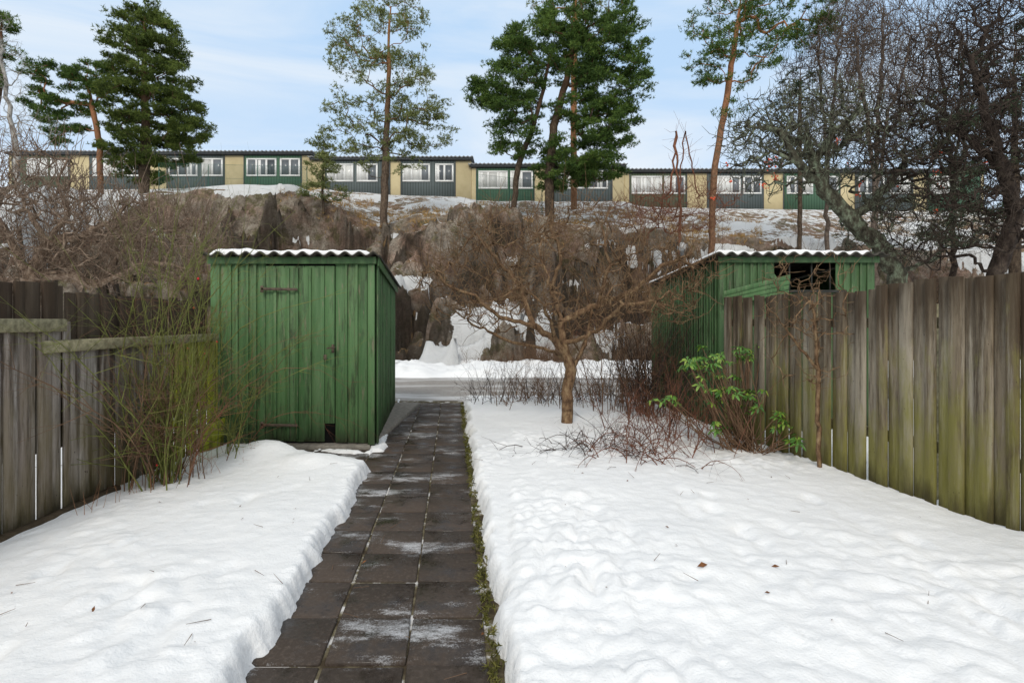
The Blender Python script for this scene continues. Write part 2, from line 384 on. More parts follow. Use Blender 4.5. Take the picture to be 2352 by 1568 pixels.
# ------------------------------------------------------------------ sheds
def wall(B,BB,a,b,n,z0,za,zb,bw,r,batten=.035,skip=None,jz=.0):
    a=np.array(a,float);b=np.array(b,float);L=np.linalg.norm(b-a);nb=max(1,round(L/bw));
    cuts=[0]+[(i+r.uniform(-.14,.14))/nb for i in range(1,nb)]+[1]
    for i in range(nb):
        s0,s1=cuts[i],cuts[i+1]
        za_,zb_=za+(zb-za)*s0,za+(zb-za)*s1
        g=.0025/L;p2=a+(b-a)*(s0+g);q3=a+(b-a)*(s1-g)
        zz=z0+r.uniform(0,jz);o=r.uniform(-.003,.004)
        t=None
        if skip is not None:
            t=skip((s0+s1)/2)
        if t is None: B.board(p2,q3,n,.02,zz,zz,za_,zb_,o)
        else:
            for (l,h_) in t: B.board(p2,q3,n,.02,max(zz,l),max(zz,l),min(h_,za_),min(h_,zb_),o)
        if i>0 and batten>0:
            w=batten*r.uniform(.75,1.15)/2/L
            P_,Q_=a+(b-a)*(s0-w),a+(b-a)*(s0+w)
            zt=za+(zb-za)*s0
            if t is None: BB.board(P_,Q_,n,.018,zz+.01,zz+.01,zt-.005,zt-.005,.02+r.uniform(-.002,.003))
            else:
                for (l,h_) in t: BB.board(P_,Q_,n,.018,max(zz,l)+.01,max(zz,l)+.01,min(h_,zt)-.005,min(h_,zt)-.005,.02)
def corr_roof(par,x0,x1,y0,y1,z0,z1,sh,per=.165,amp=.022,snow=(.1,.1)):
    nx=int((x1-x0)/per*10);ts=np.linspace(0,1,14)
    V=[]
    for i in range(nx+1):
        s=x0+(x1-x0)*i/nx
        for t in ts:
            V.append((s+sh*t,y0+(y1-y0)*t,z0+(z1-z0)*t+amp*math.sin(2*math.pi*(s-x0)/per)+.006*n3(s*3,t*3)))
    o=np_mesh('corrugated_roof',V,grid_faces(nx+1,len(ts)),DARK,par,smooth=True)
    m=o.modifiers.new('s','SOLIDIFY');m.thickness=.016;m.offset=-1
    a,b=x0+snow[0],x1-snow[1];nx=int((b-a)/.012)
    V=[];ts=[0,0,.004,.012,.03]+list(np.linspace(.06,.97,22))+[1]
    for i in range(nx+1):
        s=a+(b-a)*i/nx
        ed=min(1,(s-a)/.05,(b-s)/.05);ed=max(0,ed)**.5
        for k,t in enumerate(ts):
            tt=t*.98+.008+.008*n3(s*4,0)
            zr=z0+(z1-z0)*tt+amp*math.sin(2*math.pi*(s-x0)/per)+.004
            prof=[0,.45,.75,.92,1][k] if k<5 else (1 if k<len(ts)-1 else 0)
            th=(.052+.026*n3(s*1.7,tt*5,4)+.012*n3(s*6,tt*9,4)-(zr-(z0+(z1-z0)*tt))*.9)
            V.append((s+sh*tt,y0+(y1-y0)*tt,zr+max(.004,th)*prof*ed))
    np_mesh('roof_snow',V,grid_faces(nx+1,len(ts)),SNOW,par,smooth=True)
shed=empty('garden_shed');r=random.Random(8)
xa,xb,yf,yk=-3.587,-1.635,6.47,9.8;sh=-.48
B=Boxes();BB=Boxes()
nR=np.array([1,.144]);nR/=np.linalg.norm(nR)
wall(B,BB,(xa,yf),(-2.93,yf),(0,-1),.03,2.26,2.26,.105,r,.04)
wall(B,BB,(-1.72,yf),(xb,yf),(0,-1),.05,2.26,2.26,.085,r,0)
wall(B,BB,(-2.10,yf),(-1.72,yf),(0,-1),.04,2.26,2.26,.125,r,.03,jz=.05)
wall(B,BB,(xb,yf),(xb+sh,yk),nR,.03,2.26,2.12,.12,r,.04)
wall(B,BB,(xa+sh,yk),(xa,yf),(-nR[0],-nR[1]),.03,2.12,2.26,.14,r,.04)
wall(B,BB,(xb+sh,yk),(xa+sh,yk),(0,1),.03,2.12,2.12,.14,r,.04)
B.board((xb-.075,yf-.022),(xb+.004,yf-.022),(0,-1),.02,.05,.05,2.18,2.18,.0)
B.board((xb+.012,yf+.03),(xb+.012-.0143*1,yf+.13),nR,.02,.05,.05,2.18,2.18,.025)
B.board((xa-.02,yf-.03),(xb+.03,yf-.03),(0,-1),.022,2.19,2.19,2.275,2.275,.012)
B.board((xb+.03,yf-.02),(xb+.03+sh,yk),nR,.02,2.17,2.03,2.27,2.13,.03)
Dr=Boxes()
wall(Dr,BB,(-2.925,yf-.012),(-2.105,yf-.012),(0,-1),.07,2.17,2.17,.118,r,.0,jz=.035,skip=lambda s:([(.30,2.17)] if s>.9 else None))
wall(Dr,BB,(-2.925,yf-.014),(-2.27,yf-.014),(0,-1),.10,2.15,2.15,.13,r,.032,jz=.03)
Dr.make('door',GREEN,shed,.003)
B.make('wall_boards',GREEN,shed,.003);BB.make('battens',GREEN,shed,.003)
H=Boxes()
for z in (1.89,.29):
    x0=(605-CX)/F*yf;x1=(688-CX)/F*yf
    H.obox(((x0+x1)/2,yf-.062,z),((x1-x0)/2,0,-.004),(0,.005,0),(0,0,.016))
    H.obox((x0+.01,yf-.060,z),(.018,0,0),(0,.007,0),(0,0,.04))
hx=-2.11
H.obox((hx,yf-.06,1.19),(.012,0,0),(0,.016,0),(0,0,.05));H.obox((hx-.02,yf-.075,1.2),(.05,0,.006),(0,.006,0),(0,0,.009))
H.obox((hx-.09,yf-.065,1.09),(.018,0,0),(0,.006,0),(0,0,.03))
H.make('hinges_and_latch',IRON,shed,.003)
K=Boxes();K.box(xa+.03,xb-.03,yf+.01,yk,-.05,.06);K.box(-2.6,-1.68,yf-.05,yf+.02,-.03,.05)
K.make('concrete_footing',m_plain('concrete',(.22,.2,.17),.9,.2,.3,15),shed,.01)
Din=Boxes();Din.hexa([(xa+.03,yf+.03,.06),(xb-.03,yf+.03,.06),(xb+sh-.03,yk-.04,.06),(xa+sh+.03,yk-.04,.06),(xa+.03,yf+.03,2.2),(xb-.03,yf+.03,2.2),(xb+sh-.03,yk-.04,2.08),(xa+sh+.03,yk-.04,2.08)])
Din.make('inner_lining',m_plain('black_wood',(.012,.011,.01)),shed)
corr_roof(shed,xa-.05,xb+.10,yf-.14,yk+.1,2.305,2.155,sh,snow=(.10,.12))
shed2=empty('garden_shed.001');r=random.Random(18)
xa,xb,yf,yk=2.80,4.90,7.35,9.75;sh=-.30
nL=np.array([-1,-.125]);nL/=np.linalg.norm(nL)
B=Boxes();BB=Boxes()
wall(B,BB,(xa+sh,yk),(xa,yf),nL,.0,2.13,2.36,.078,r,.026)
def sk(s):
    x=xa+(xb-xa)*s
    return [(0,1.93)] if 3.55<x<4.42 else None
wall(B,BB,(xa,yf),(xb,yf),(0,-1),.0,2.31,2.31,.105,r,.03,skip=sk)
wall(B,BB,(xb,yf),(xb+sh,yk),(-nL[0],-nL[1]),.0,2.36,2.13,.12,r,.03)
wall(B,BB,(xb+sh,yk),(xa+sh,yk),(0,1),.0,2.13,2.13,.12,r,.03)
B.board((xa-.03,yf-.03),(xb+.04,yf-.03),(0,-1),.02,2.30,2.30,2.385,2.385,.012)
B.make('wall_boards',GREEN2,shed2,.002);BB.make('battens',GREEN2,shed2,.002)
W=Boxes()
for k in range(4):
    W.obox((3.26,yf-.07-.012*k,1.93-.0+k*.055-.1),(.44,0,.075+.012*k),(0,.009,0),(.0,0,.032))
W.obox((3.53,yf-.10,2.03),(.07,0,-.10),(0,.01,0),(.03,0,.02))
W.make('loose_planks',GREEN,shed2,.003)
K=Boxes();K.box(3.5,4.5,yf-.04,yf-.01,1.90,1.935)
for x in (3.75,4.05,4.3): K.box(x,x+.02,yf+.02,yf+.04,1.93,2.3)
K.make('window_frame',m_plain('dark_frame',(.03,.03,.025)),shed2,.003)
corr_roof(shed2,xa-.09,xb+.12,yf-.14,yk+.1,2.415,2.17,sh,snow=(.02,.25))
# ------------------------------------------------------------------ fences
def board_fence(name,parent,a,b,zt,bw,mat,r,n,gap=.004,var=.014,z0=-.08,layer=.022,th=.02):
    B=Boxes();a=np.array(a,float);b=np.array(b,float);L=np.linalg.norm(b-a);d=(b-a)/L;s=0;i=0
    while s<L:
        w=bw*r.uniform(.78,1.2);e=min(L,s+w-(r.uniform(.008,.014) if r.random()<.13 else r.uniform(-.008,gap)))
        z=zt(s/L)+r.uniform(-var,var);off=(layer if i%2 else 0)+r.uniform(-.004,.004)
        tilt=r.uniform(-.004,.004)
        B.board(a+d*s,a+d*e,n,th,z0,z0,z,z+tilt,off);s+=w;i+=1
    return B.make(name,mat,parent,.003)
fr=empty('board_fence');r=random.Random(4)
e0=np.array([3.92,1.9]);e1=np.array([3.27,4.86]);e2=np.array([2.77,7.12])
nn=np.array([-1,-.22]);nn/=np.linalg.norm(nn)
board_fence('boards_high',fr,e0,e1,lambda t:1.845,.10,FENCE_R,r,nn)
board_fence('boards_low',fr,e1,e2,lambda t:1.79+.03*t,.10,FENCE_R,r,nn)
B=Boxes()
for z in(.45,1.45): B.board(e0,e2,nn,.045,z,z,z+.09,z+.09,-.03)
for t in np.linspace(0.02,.98,5):
    p=e0+(e2-e0)*t;B.box(p[0]+.07,p[0]+.16,p[1]-.045,p[1]+.045,-.1,1.65)
B.make('rails_and_posts',RAIL,fr,.004)
fl=empty('board_fence.001')
nn=np.array([1,0.])
board_fence('front_boards_near',fl,(-3.47,1.2),(-3.47,4.25),lambda t:1.50,.12,FENCE_L,r,nn,gap=.006)
board_fence('front_boards',fl,(-3.475,4.25),(-3.475,5.5),lambda t:1.34,.11,FENCE_L,r,nn,gap=.006)
board_fence('mossy_boards',fl,(-3.475,5.5),(-3.5,6.44),lambda t:1.34,.11,FENCE_M,r,nn)
board_fence('back_boards_near',fl,(-3.60,1.2),(-3.60,4.37),lambda t:1.80,.12,FENCE_D,r,nn,z0=.5)
board_fence('back_boards',fl,(-3.60,4.39),(-3.64,6.46),lambda t:1.735+.02*t,.12,FENCE_D,r,nn,z0=.5)
B=Boxes()
B.board((-3.42,1.2),(-3.41,4.18),nn,.05,1.425,1.43,1.525,1.525,.0)
B.board((-3.42,3.99),(-3.42,6.36),nn,.05,1.27,1.285,1.365,1.37,.0)
B.make('rails',RAIL,fl,.008)
B=Boxes();B.board((-3.40,1.2),(-3.40,4.7),nn,.06,-.1,-.05,.03,.10,.03)
B.make('ground_beam',m_plain('rotten_wood',(.075,.055,.035),.9,.1,.4,15),fl,.01)
B=Boxes()
for i in range(3): B.board((-3.40,5.95),(-3.40,6.42),nn,.02,.02+i*.11,.06+i*.11,.12+i*.11,.16+i*.11,.01*i)
B.make('mossy_low_rail',FENCE_M,fl,.004)
# ------------------------------------------------------------------ growth algorithm
def grow(trunks,targets,seg,jit,rng,rtip,rbase,pen=.6,arch=.12,wob=.05,floor=0.):
    pos=[];par=[];fl_=[]
    for ti,tr in enumerate(trunks):
        pts=[np.array(p,float) for p in tr]
        prev=-1
        if pos:
            dd=np.linalg.norm(np.array(pos)-pts[0],axis=1);j=int(np.argmin(dd))
            if dd[j]<.4: prev=j
        tot=sum(np.linalg.norm(pts[i]-pts[i-1]) for i in range(1,len(pts)));acc=0
        a_,b_=(1.,.3) if ti==0 else (.5,.12)
        for i in range(len(pts)):
            if i==0:
                if prev==-1:
                    pos.append(pts[0]);par.append(-1);fl_.append(a_);prev=len(pos)-1
                continue
            L=np.linalg.norm(pts[i]-pts[i-1]);m=max(1,int(L/seg))
            for k in range(1,m+1):
                p=pts[i-1]+(pts[i]-pts[i-1])*k/m+(rng.normal(0,seg*wob,3) if not(i==len(pts)-1 and k==m) else 0)
                pos.append(p);par.append(prev);prev=len(pos)-1
                s=(acc+L*k/m)/tot;fl_.append(a_+(b_-a_)*s)
            acc+=L
    trunkn=len(pos)
    cap=trunkn+len(targets)*60
    A=np.empty((cap,3));A[:trunkn]=np.array(pos);n=trunkn
    Pn=np.full(cap,-1);Pn[:trunkn]=par
    zlo=A[:trunkn,2].min()
    zr=A[:trunkn,2].max()-zlo
    okz=zlo+zr*.25
    d0=np.array([np.min(np.linalg.norm(A[:trunkn]-t,axis=1)) for t in targets])
    for ti in np.argsort(d0):
        t=targets[ti]
        d=np.linalg.norm(A[:n]-t,axis=1)+pen*np.maximum(0,A[:n,2]-t[2]+.0)
        d=np.where((A[:n,2]<okz)&(np.arange(n)<trunkn),d+5,d)
        j=int(np.argmin(d));s=A[j].copy();L=np.linalg.norm(t-s)
        if L<.02: continue
        m=min(50,max(1,int(math.ceil(L/seg))))
        off=rng.normal(0,1,3);off-=off.dot(t-s)/L**2*(t-s);off*=L*arch
        off[2]-=L*arch*.5
        prev=j
        for k in range(1,m+1):
            f=k/m
            p=s+(t-s)*f+off*math.sin(math.pi*f)*1.0
            if k<m: p=p+rng.normal(0,jit*seg,3)
            A[n]=p;Pn[n]=prev;prev=n;n+=1
    A=A[:n];Pn=Pn[:n]
    haschild=np.zeros(n,bool);haschild[Pn[Pn>=0]]=True
    w=np.where(haschild,0.15,1.0)
    for i in range(n-1,-1,-1):
        if Pn[i]>=0:w[Pn[i]]+=w[i]
    e=math.log(rbase/rtip)/math.log(max(w[0],2))
    R=rtip*np.maximum(w,1)**e
    if floor>0: R[:trunkn]=np.maximum(R[:trunkn],np.array(fl_)*rbase*floor)
    return A,Pn,R,trunkn
def tree_mesh(A,Pn,R,kbig=7,thr=.03,extra=None):
    idx=np.where(Pn>=0)[0];p=Pn[idx]
    d=A[idx]-A[p];d/=np.linalg.norm(d,axis=1,keepdims=True)+1e-9
    nd=np.tile(np.array([[0,0,1.]]),(len(A),1));nd[idx]=d
    big=R[idx]/np.maximum(R[p],1e-6)>.7
    D0=np.where(big[:,None],nd[p],d)
    R0=np.minimum(R[p],R[idx]*1.3);R1=R[idx]
    parts=[]
    for mask,k in ((R1>=thr,kbig),((R1<thr)&(R1>=.011),4),(R1<.011,3)):
        if mask.any(): parts.append(tubes(A[p][mask],A[idx][mask],R0[mask],R1[mask],k,D0[mask]))
    if extra is not None:
        parts.append(tubes(*extra,3))
    return merge(parts)
def spurs(A,R,n,Lr,rng,rmax=.02,up=.3,r=.003):
    c=np.where(R<rmax)[0];i=rng.choice(c,n)
    p0=A[i];d=rng.normal(0,1,(n,3));d[:,2]+=up;d/=np.linalg.norm(d,axis=1,keepdims=True)
    L=rng.uniform(Lr[0],Lr[1],(n,1));p1=p0+d*L*.5;d2=d+rng.normal(0,.35,(n,3));d2[:,2]+=up*.4;p2=p1+d2*L*.5
    return np.concatenate([p0,p1]),np.concatenate([p1,p2]),np.full(2*n,r),np.concatenate([np.full(n,r*.8),np.full(n,r*.45)])
def blob_targets(blobs,rng,surf=.5,depth=1.0):
    T=[]
    for px,py,ax,ay,Y,n in blobs:
        c=P(px,py,Y);rx_=ax/F*Y;rz_=ay/F*Y
        v=rng.normal(0,1,(n,3));v/=np.linalg.norm(v,axis=1,keepdims=True);v*=rng.uniform(0,1,(n,1))**(1/3*(1-surf)+.05)
        T.append(c+v*np.array([rx_,rx_*depth,rz_]))
    return np.concatenate(T)
def tufts(C,nb,L,w,up,rng):
    N=len(C);d=rng.normal(0,1,(N,nb,3));d[...,2]+=up;d/=np.linalg.norm(d,axis=2,keepdims=True)
    s=np.cross(d,rng.normal(0,1,(N,nb,3)));s/=np.linalg.norm(s,axis=2,keepdims=True)+1e-9
    l=L*rng.uniform(.6,1.2,(N,nb,1));c=C[:,None,:]
    a=c+s*w*.5;b=c-s*w*.5;e=c+d*l+s*w*.12
    V=np.stack([a,b,e],2).reshape(-1,3)
    return V,np.arange(len(V)).reshape(-1,3)
def clump_points(T,rc,n,rng,flat=.45,shell=.6):
    v=rng.normal(0,1,(len(T),n,3));v/=np.linalg.norm(v,axis=2,keepdims=True)
    v[...,2]=np.where(v[...,2]<0,v[...,2]*.5,v[...,2])
    v*=rng.uniform(0,1,(len(T),n,1))**(.33+ (1-shell)*.4)
    s=rng.uniform(.65,1.25,(len(T),1,1))*rc
    return (T[:,None,:]+v*s*np.array([1,1,flat])).reshape(-1,3)
def pine(name,trunks,blobs,bark,fol,rbase,rc=.55,nt=34,nb=9,L=.17,w=.03,flat=.5,seg=.35,surf=.5,seed=1,depth=1.0,up=.5,rtip=.012,pen=.5,mult=1.0,shell=.6):
    rng=np.random.default_rng(seed);e=empty(name)
    blobs=[(a,b,c*1.06,d*1.06,y,int(n*mult)) for a,b,c,d,y,n in blobs]
    T=blob_targets(blobs,rng,surf,depth)
    A,Pn,R,tn=grow(trunks,T,seg,.16,rng,rtip,rbase,pen=pen)
    V,Fc=tree_mesh(A,Pn,R);np_mesh('trunk_and_limbs',V,Fc,bark,e,smooth=True)
    C=clump_points(T,rc,nt,rng,flat,shell)
    V,Fc=tufts(C,nb,L,w,up,rng);np_mesh('needles',V,Fc,fol,e)
    return e
def base_on(px,Y,sink=.4):
    x=(px-CX)/F*Y;return np.array([x,Y,terrain(x,Y)-sink])
BK=m_bark('pine_bark',(.05,.038,.028),(.12,.085,.06),(.2,.15,.11),10.5,15,(.34,.17,.08))
BKD=m_bark('pine_bark_dark',(.035,.025,.02),(.08,.058,.04),(.14,.105,.075),11,17,(.2,.10,.055))
BKO=m_bark('pine_bark_orange',(.09,.055,.035),(.20,.11,.065),(.30,.17,.10),8,14,(.44,.20,.10))
FD=m_foliage('needles_dark',(.032,.053,.014),(.095,.135,.028),(.20,.25,.05))
FG=m_foliage('needles_green',(.032,.062,.017),(.085,.152,.034),(.19,.275,.055))
FL=m_foliage('needles_light',(.09,.12,.04),(.19,.22,.075),(.32,.35,.13))
FB=m_foliage('needles_bluish',(.025,.04,.024),(.055,.085,.045),(.11,.14,.07))
Y=30
pine('pine_tree',[[base_on(330,Y),P(335,300,Y),P(332,150,Y),P(333,20,Y)]],
 [(333,30,38,28,Y,14),(335,75,70,35,Y,32),(330,125,80,40,Y,40),(345,180,90,40,Y,46),(350,240,98,40,Y,50),(365,295,102,35,Y,48),(345,345,90,35,Y,38),(322,390,55,28,Y,22),(430,310,40,15,Y,10)],
 BKD,FD,.28,rc=.52,nt=40,nb=10,seed=11,L=.18,w=.038,mult=1.35,surf=.65,flat=.45)
pine('pine_tree',[[base_on(233,Y),P(228,330,Y),P(212,240,Y),P(200,200,Y)],[P(212,240,Y),P(150,235,Y),P(95,225,Y)]],
 [(215,170,46,38,Y,24),(120,175,50,24,Y,20),(90,225,32,22,Y,10),(150,245,50,18,Y,14),(110,265,38,14,Y,8),(160,300,35,30,Y,11),(225,215,28,30,Y,9),(120,315,22,15,Y,5)],
 BKO,FG,.15,rc=.45,nt=38,nb=10,seed=12,w=.033,mult=1.25,flat=.42)
Y=27
pine('pine_tree',[[base_on(880,Y),P(884,400,Y),P(892,200,Y),P(893,90,Y),P(898,15,Y)]],
 [(895,30,75,35,Y,34),(870,95,110,45,Y,56),(900,170,90,50,Y,40),(800,130,44,35,Y,18),(845,250,95,45,Y,46),(960,225,60,60,Y,38),(985,295,62,45,Y,36),(820,320,80,30,Y,32),(930,330,50,30,Y,16),(900,390,70,18,Y,8)],
 BK,FL,.19,rc=.42,nt=21,nb=8,seed=13,L=.14,w=.027,rtip=.009,surf=.7,shell=.2,flat=.7,mult=1.25)
Y=28
pine('pine_tree',[[base_on(1262,Y),P(1262,400,Y),P(1272,290,Y),P(1300,190,Y),P(1320,80,Y)],[base_on(1175,Y),P(1190,380,Y),P(1225,290,Y),P(1250,200,Y),P(1262,130,Y)]],
 [(1350,50,104,42,Y,58),(1250,95,85,40,Y,46),(1395,110,92,58,Y,70),(1175,125,52,35,Y,24),(1165,195,76,42,Y,44),(1120,215,46,28,Y,16),(1190,260,64,42,Y,32),(1180,325,54,38,Y,22),(1405,200,84,64,Y,72),(1300,150,80,50,Y,38),(1390,290,74,54,Y,54),(1335,350,86,42,Y,52),(1290,400,74,30,Y,36),(1375,385,64,30,Y,28),(1300,250,50,30,Y,14)],
 BKD,FG,.25,rc=.5,nt=38,nb=10,seed=14,L=.16,w=.034,mult=1.3,surf=.65,flat=.48)
Y=34
pine('pine_tree',[[base_on(1318,Y),P(1318,200,Y),P(1322,0,Y),P(1310,-60,Y)]],
 [(1290,10,80,28,Y,24),(1310,-50,80,40,Y,26),(1350,30,50,25,Y,12)],BKO,FL,.2,rc=.45,nt=24,nb=8,seed=15)
Y=24
pine('pine_tree',[[base_on(1628,Y),P(1640,400,Y),P(1668,230,Y),P(1690,90,Y),P(1705,-20,Y)]],
 [(1690,30,110,35,Y,36),(1800,45,110,35,Y,38),(1640,110,65,35,Y,24),(1760,110,90,40,Y,28),(1860,75,55,25,Y,16),(1610,150,45,20,Y,8),(1620,200,40,16,Y,6),(1700,170,80,25,Y,10),(1740,-30,130,30,Y,24),(1650,260,55,15,Y,5)],
 BKO,FG,.145,rc=.42,nt=26,nb=8,seed=16,L=.14,w=.026,rtip=.010,shell=.3,flat=.6,mult=1.15)
Y=27
pine('pine_sapling',[[base_on(742,Y),P(742,400,Y),P(745,310,Y)]],[(745,335,28,22,Y,9),(745,385,45,30,Y,20),(740,440,50,22,Y,16)],BKD,FL,.07,rc=.36,nt=28,nb=8,seed=17,L=.14)
Y=26
pine('pine_tree',[[base_on(-15,Y),P(-12,300,Y),P(0,150,Y),P(5,40,Y)]],[(5,60,30,30,Y,12),(10,110,28,25,Y,8),(0,200,20,60,Y,8)],BKD,FG,.16,rc=.4,nt=30,nb=9,seed=18)
Y=21
pine('spruce_tree',[[base_on(2330,Y),P(2330,300,Y),P(2330,60,Y)]],[(2320,120,90,60,Y,22),(2310,220,130,60,Y,40),(2290,320,150,60,Y,52),(2280,430,160,60,Y,50),(2300,520,150,40,Y,36)],BKD,FB,.2,rc=.45,nt=30,nb=8,seed=19,L=.15)
pine('spruce_tree',[[base_on(1835,24),P(1838,300,24),P(1838,150,24)]],[(1835,180,40,40,24,10),(1835,240,55,40,24,14)],BKD,FB,.1,rc=.36,nt=20,nb=8,seed=20,L=.14)
# ------------------------------------------------------------------ bare trees
def bare(name,trunks,blobs,bark,rbase,rtip=.0035,seg=.13,jit=.16,seed=1,surf=.3,depth=1.,nsp=0,spL=(.05,.2),pen=.4,arch=.14,up=.4,spr=.003,rmax=.02,floor=.8,wob=.12):
    rng=np.random.default_rng(seed);T=blob_targets(blobs,rng,surf,depth)
    A,Pn,R,tn=grow(trunks,T,seg,jit,rng,rtip,rbase,pen=pen,arch=arch,floor=floor,wob=wob)
    ex=spurs(A,R,nsp,spL,rng,rmax=rmax,up=up,r=spr) if nsp else None
    V,Fc=tree_mesh(A,Pn,R,extra=ex)
    o=np_mesh(name,V,Fc,bark,smooth=True);return o,A,R
APB=m_bark('apple_bark',(.075,.045,.028),(.19,.115,.065),(.32,.23,.13),scale=20)
APG=m_bark('apple_bark_grey',(.09,.06,.045),(.22,.155,.11),(.38,.30,.23),scale=18)
LICH=m_bark('lichened_bark',(.03,.024,.018),(.09,.085,.06),(.26,.31,.21),scale=9)
DKB=m_bark('dark_bark',(.02,.015,.012),(.05,.037,.03),(.10,.078,.06),scale=12)
GRB=m_bark('grey_bark',(.07,.052,.04),(.13,.10,.08),(.20,.16,.13),scale=12)
Y=7.4
bare('apple_tree',[[np.array([.74,Y,-.05]),P(1302,900,Y),P(1312,850,Y),P(1298,800,Y),P(1288,740,Y)],[P(1306,825,Y),P(1275,780,Y-.1),P(1225,745,Y-.2),P(1150,728,Y-.3),P(1090,680,Y-.4),P(1020,650,Y-.4),P(985,610,Y-.4)],[P(1292,740,Y),P(1370,700,Y+.2),P(1450,670,Y+.2),P(1520,610,Y),P(1590,580,Y)],[P(1292,740,Y),P(1265,660,Y+.3),P(1290,590,Y+.4),P(1260,510,Y+.4),P(1270,460,Y+.4)],[P(1305,790,Y),P(1370,760,Y-.4),P(1430,700,Y-.7),P(1500,690,Y-.8)],[P(1225,745,Y-.2),P(1190,650,Y),P(1130,580,Y+.2),P(1080,520,Y+.2)],[P(1370,700,Y+.2),P(1400,610,Y+.3),P(1380,520,Y+.4),P(1420,460,Y+.4)],[P(1275,780,Y-.1),P(1250,700,Y-.7),P(1180,640,Y-.9)],[P(1312,850,Y),P(1345,790,Y+.2),P(1360,720,Y+.4),P(1340,640,Y+.5)],[P(1306,825,Y),P(1250,800,Y+.3),P(1180,790,Y+.5),P(1120,760,Y+.6)]],
 [(1300,630,340,95,Y,170),(1090,640,150,90,Y,85),(1510,630,150,95,Y,90),(1270,520,230,60,Y,75),(1300,720,310,55,Y,110),(1150,560,140,80,Y,30)],
 APB,.08,rtip=.0050,seg=.09,nsp=2000,spL=(.10,.48),seed=21,jit=.30,spr=.0040,surf=.75,depth=.7,arch=.28,up=.8)
Y=8.2
bare('apple_tree',[[np.array([(60-CX)/F*Y,Y,-.05]),P(70,640,Y),P(110,560,Y)],[P(70,640,Y),P(150,630,Y),P(230,655,Y),P(330,600,Y),P(430,615,Y)],[P(110,560,Y),P(160,490,Y),P(130,420,Y),P(150,380,Y)],[P(70,640,Y),P(20,540,Y),P(-30,450,Y),P(-40,380,Y)],[P(110,560,Y),P(200,540,Y-.3),P(270,500,Y-.3),P(300,450,Y)],[P(110,560,Y),P(60,480,Y+.3),P(30,400,Y+.3)],[P(230,655,Y),P(300,560,Y+.4),P(400,520,Y+.5)]],
 [(100,530,210,120,Y,230),(50,430,160,90,Y,120),(290,580,160,80,Y,160),(30,620,130,60,Y,80),(330,500,120,60,Y,50)],APG,.13,rtip=.0065,seg=.11,nsp=2200,spL=(.12,.65),seed=22,jit=.26,up=1.,spr=.0055,floor=.7,arch=.22)
Y=10.5
bare('apple_tree',[[np.array([(400-CX)/F*Y,Y,-.05]),P(400,650,Y),P(430,590,Y),P(420,520,Y)],[P(400,650,Y),P(330,590,Y),P(300,530,Y)],[P(400,650,Y),P(460,600,Y)]],
 [(410,560,130,90,Y,150),(300,540,80,70,Y,70)],APG,.10,rtip=.0065,seg=.12,nsp=900,spL=(.1,.5),seed=23,jit=.24,up=.8,spr=.0055,arch=.2)
Y=10.5
bare('fruit_tree',[[np.array([(2075-CX)/F*Y,Y,-.05]),P(2060,630,Y),P(2020,565,Y),P(1950,500,Y),P(1890,430,Y),P(1870,370,Y),P(1850,310,Y)],[P(1950,500,Y),P(2000,470,Y),P(2080,380,Y+.5)],[P(1890,430,Y),P(1840,380,Y-.5),P(1760,340,Y-.7)],[P(2060,630,Y),P(2150,590,Y+.4),P(2200,480,Y+.5)],[P(1870,370,Y),P(1920,300,Y-.3),P(1980,250,Y-.3)],[P(1840,380,Y-.5),P(1790,300,Y-.5),P(1720,290,Y-.5)]],
 [(1830,290,150,95,Y,360),(1740,330,110,70,Y,150),(1950,310,150,120,Y,240),(2080,370,150,130,Y,220),(1800,400,130,60,Y,70),(2080,520,160,80,Y,130)],LICH,.17,rtip=.008,seg=.12,nsp=3000,spL=(.08,.4),seed=24,jit=.26,spr=.006,floor=.6,arch=.22)
Y=9.5
bare('fruit_tree',[[np.array([(2300-CX)/F*Y,Y,-.05]),P(2290,620,Y),P(2330,500,Y),P(2300,380,Y),P(2260,250,Y),P(2230,130,Y)],[P(2330,500,Y),P(2400,400,Y),P(2420,250,Y)],[P(2300,380,Y),P(2200,300,Y+.5),P(2120,220,Y+.6)]],
 [(2250,200,210,190,Y,460),(2330,60,160,140,Y,280),(2150,330,180,160,Y,290),(2330,420,140,140,Y,220),(2200,520,200,90,Y,200)],DKB,.14,rtip=.006,seg=.14,nsp=4000,spL=(.12,.6),seed=25,jit=.22,spr=.005,up=.6,floor=.6,arch=.2)
Y=22
def forkedtrunk(px,Y,tops):
    b=base_on(px,Y)
    return [[b,P(px,430,Y)]]+[[P(px,430,Y),P((px*2+t[0])/3,300,Y),P(t[0],t[1],Y)] for t in tops]
bare('birch_tree',forkedtrunk(2010,Y,[(1960,60),(2030,20),(2090,90)]),[(1960,120,90,110,Y,280),(2070,130,100,110,Y,280),(2010,40,110,80,Y,200),(2000,250,120,80,Y,200)],GRB,.12,rtip=.009,seg=.4,nsp=2600,spL=(.3,.9),seed=26,up=1.2,arch=.08,spr=.008,rmax=.05,floor=0)
Y=25
bare('birch_tree',forkedtrunk(1900,Y,[(1880,80),(1930,60)]),[(1890,170,100,120,Y,260),(1930,90,90,90,Y,200),(1880,300,120,70,Y,180)],GRB,.10,rtip=.010,seg=.4,nsp=2000,spL=(.3,.9),seed=27,up=1.2,arch=.08,spr=.009,rmax=.05,floor=0)
bare('birch_tree',forkedtrunk(2190,23,[(2150,60),(2220,40),(2280,90)]),[(2180,120,120,120,23,300),(2260,200,110,120,23,220),(2180,300,140,80,23,200)],DKB,.12,rtip=.009,seg=.4,nsp=2200,spL=(.3,.9),seed=28,up=1.0,arch=.08,spr=.008,rmax=.05,floor=0)
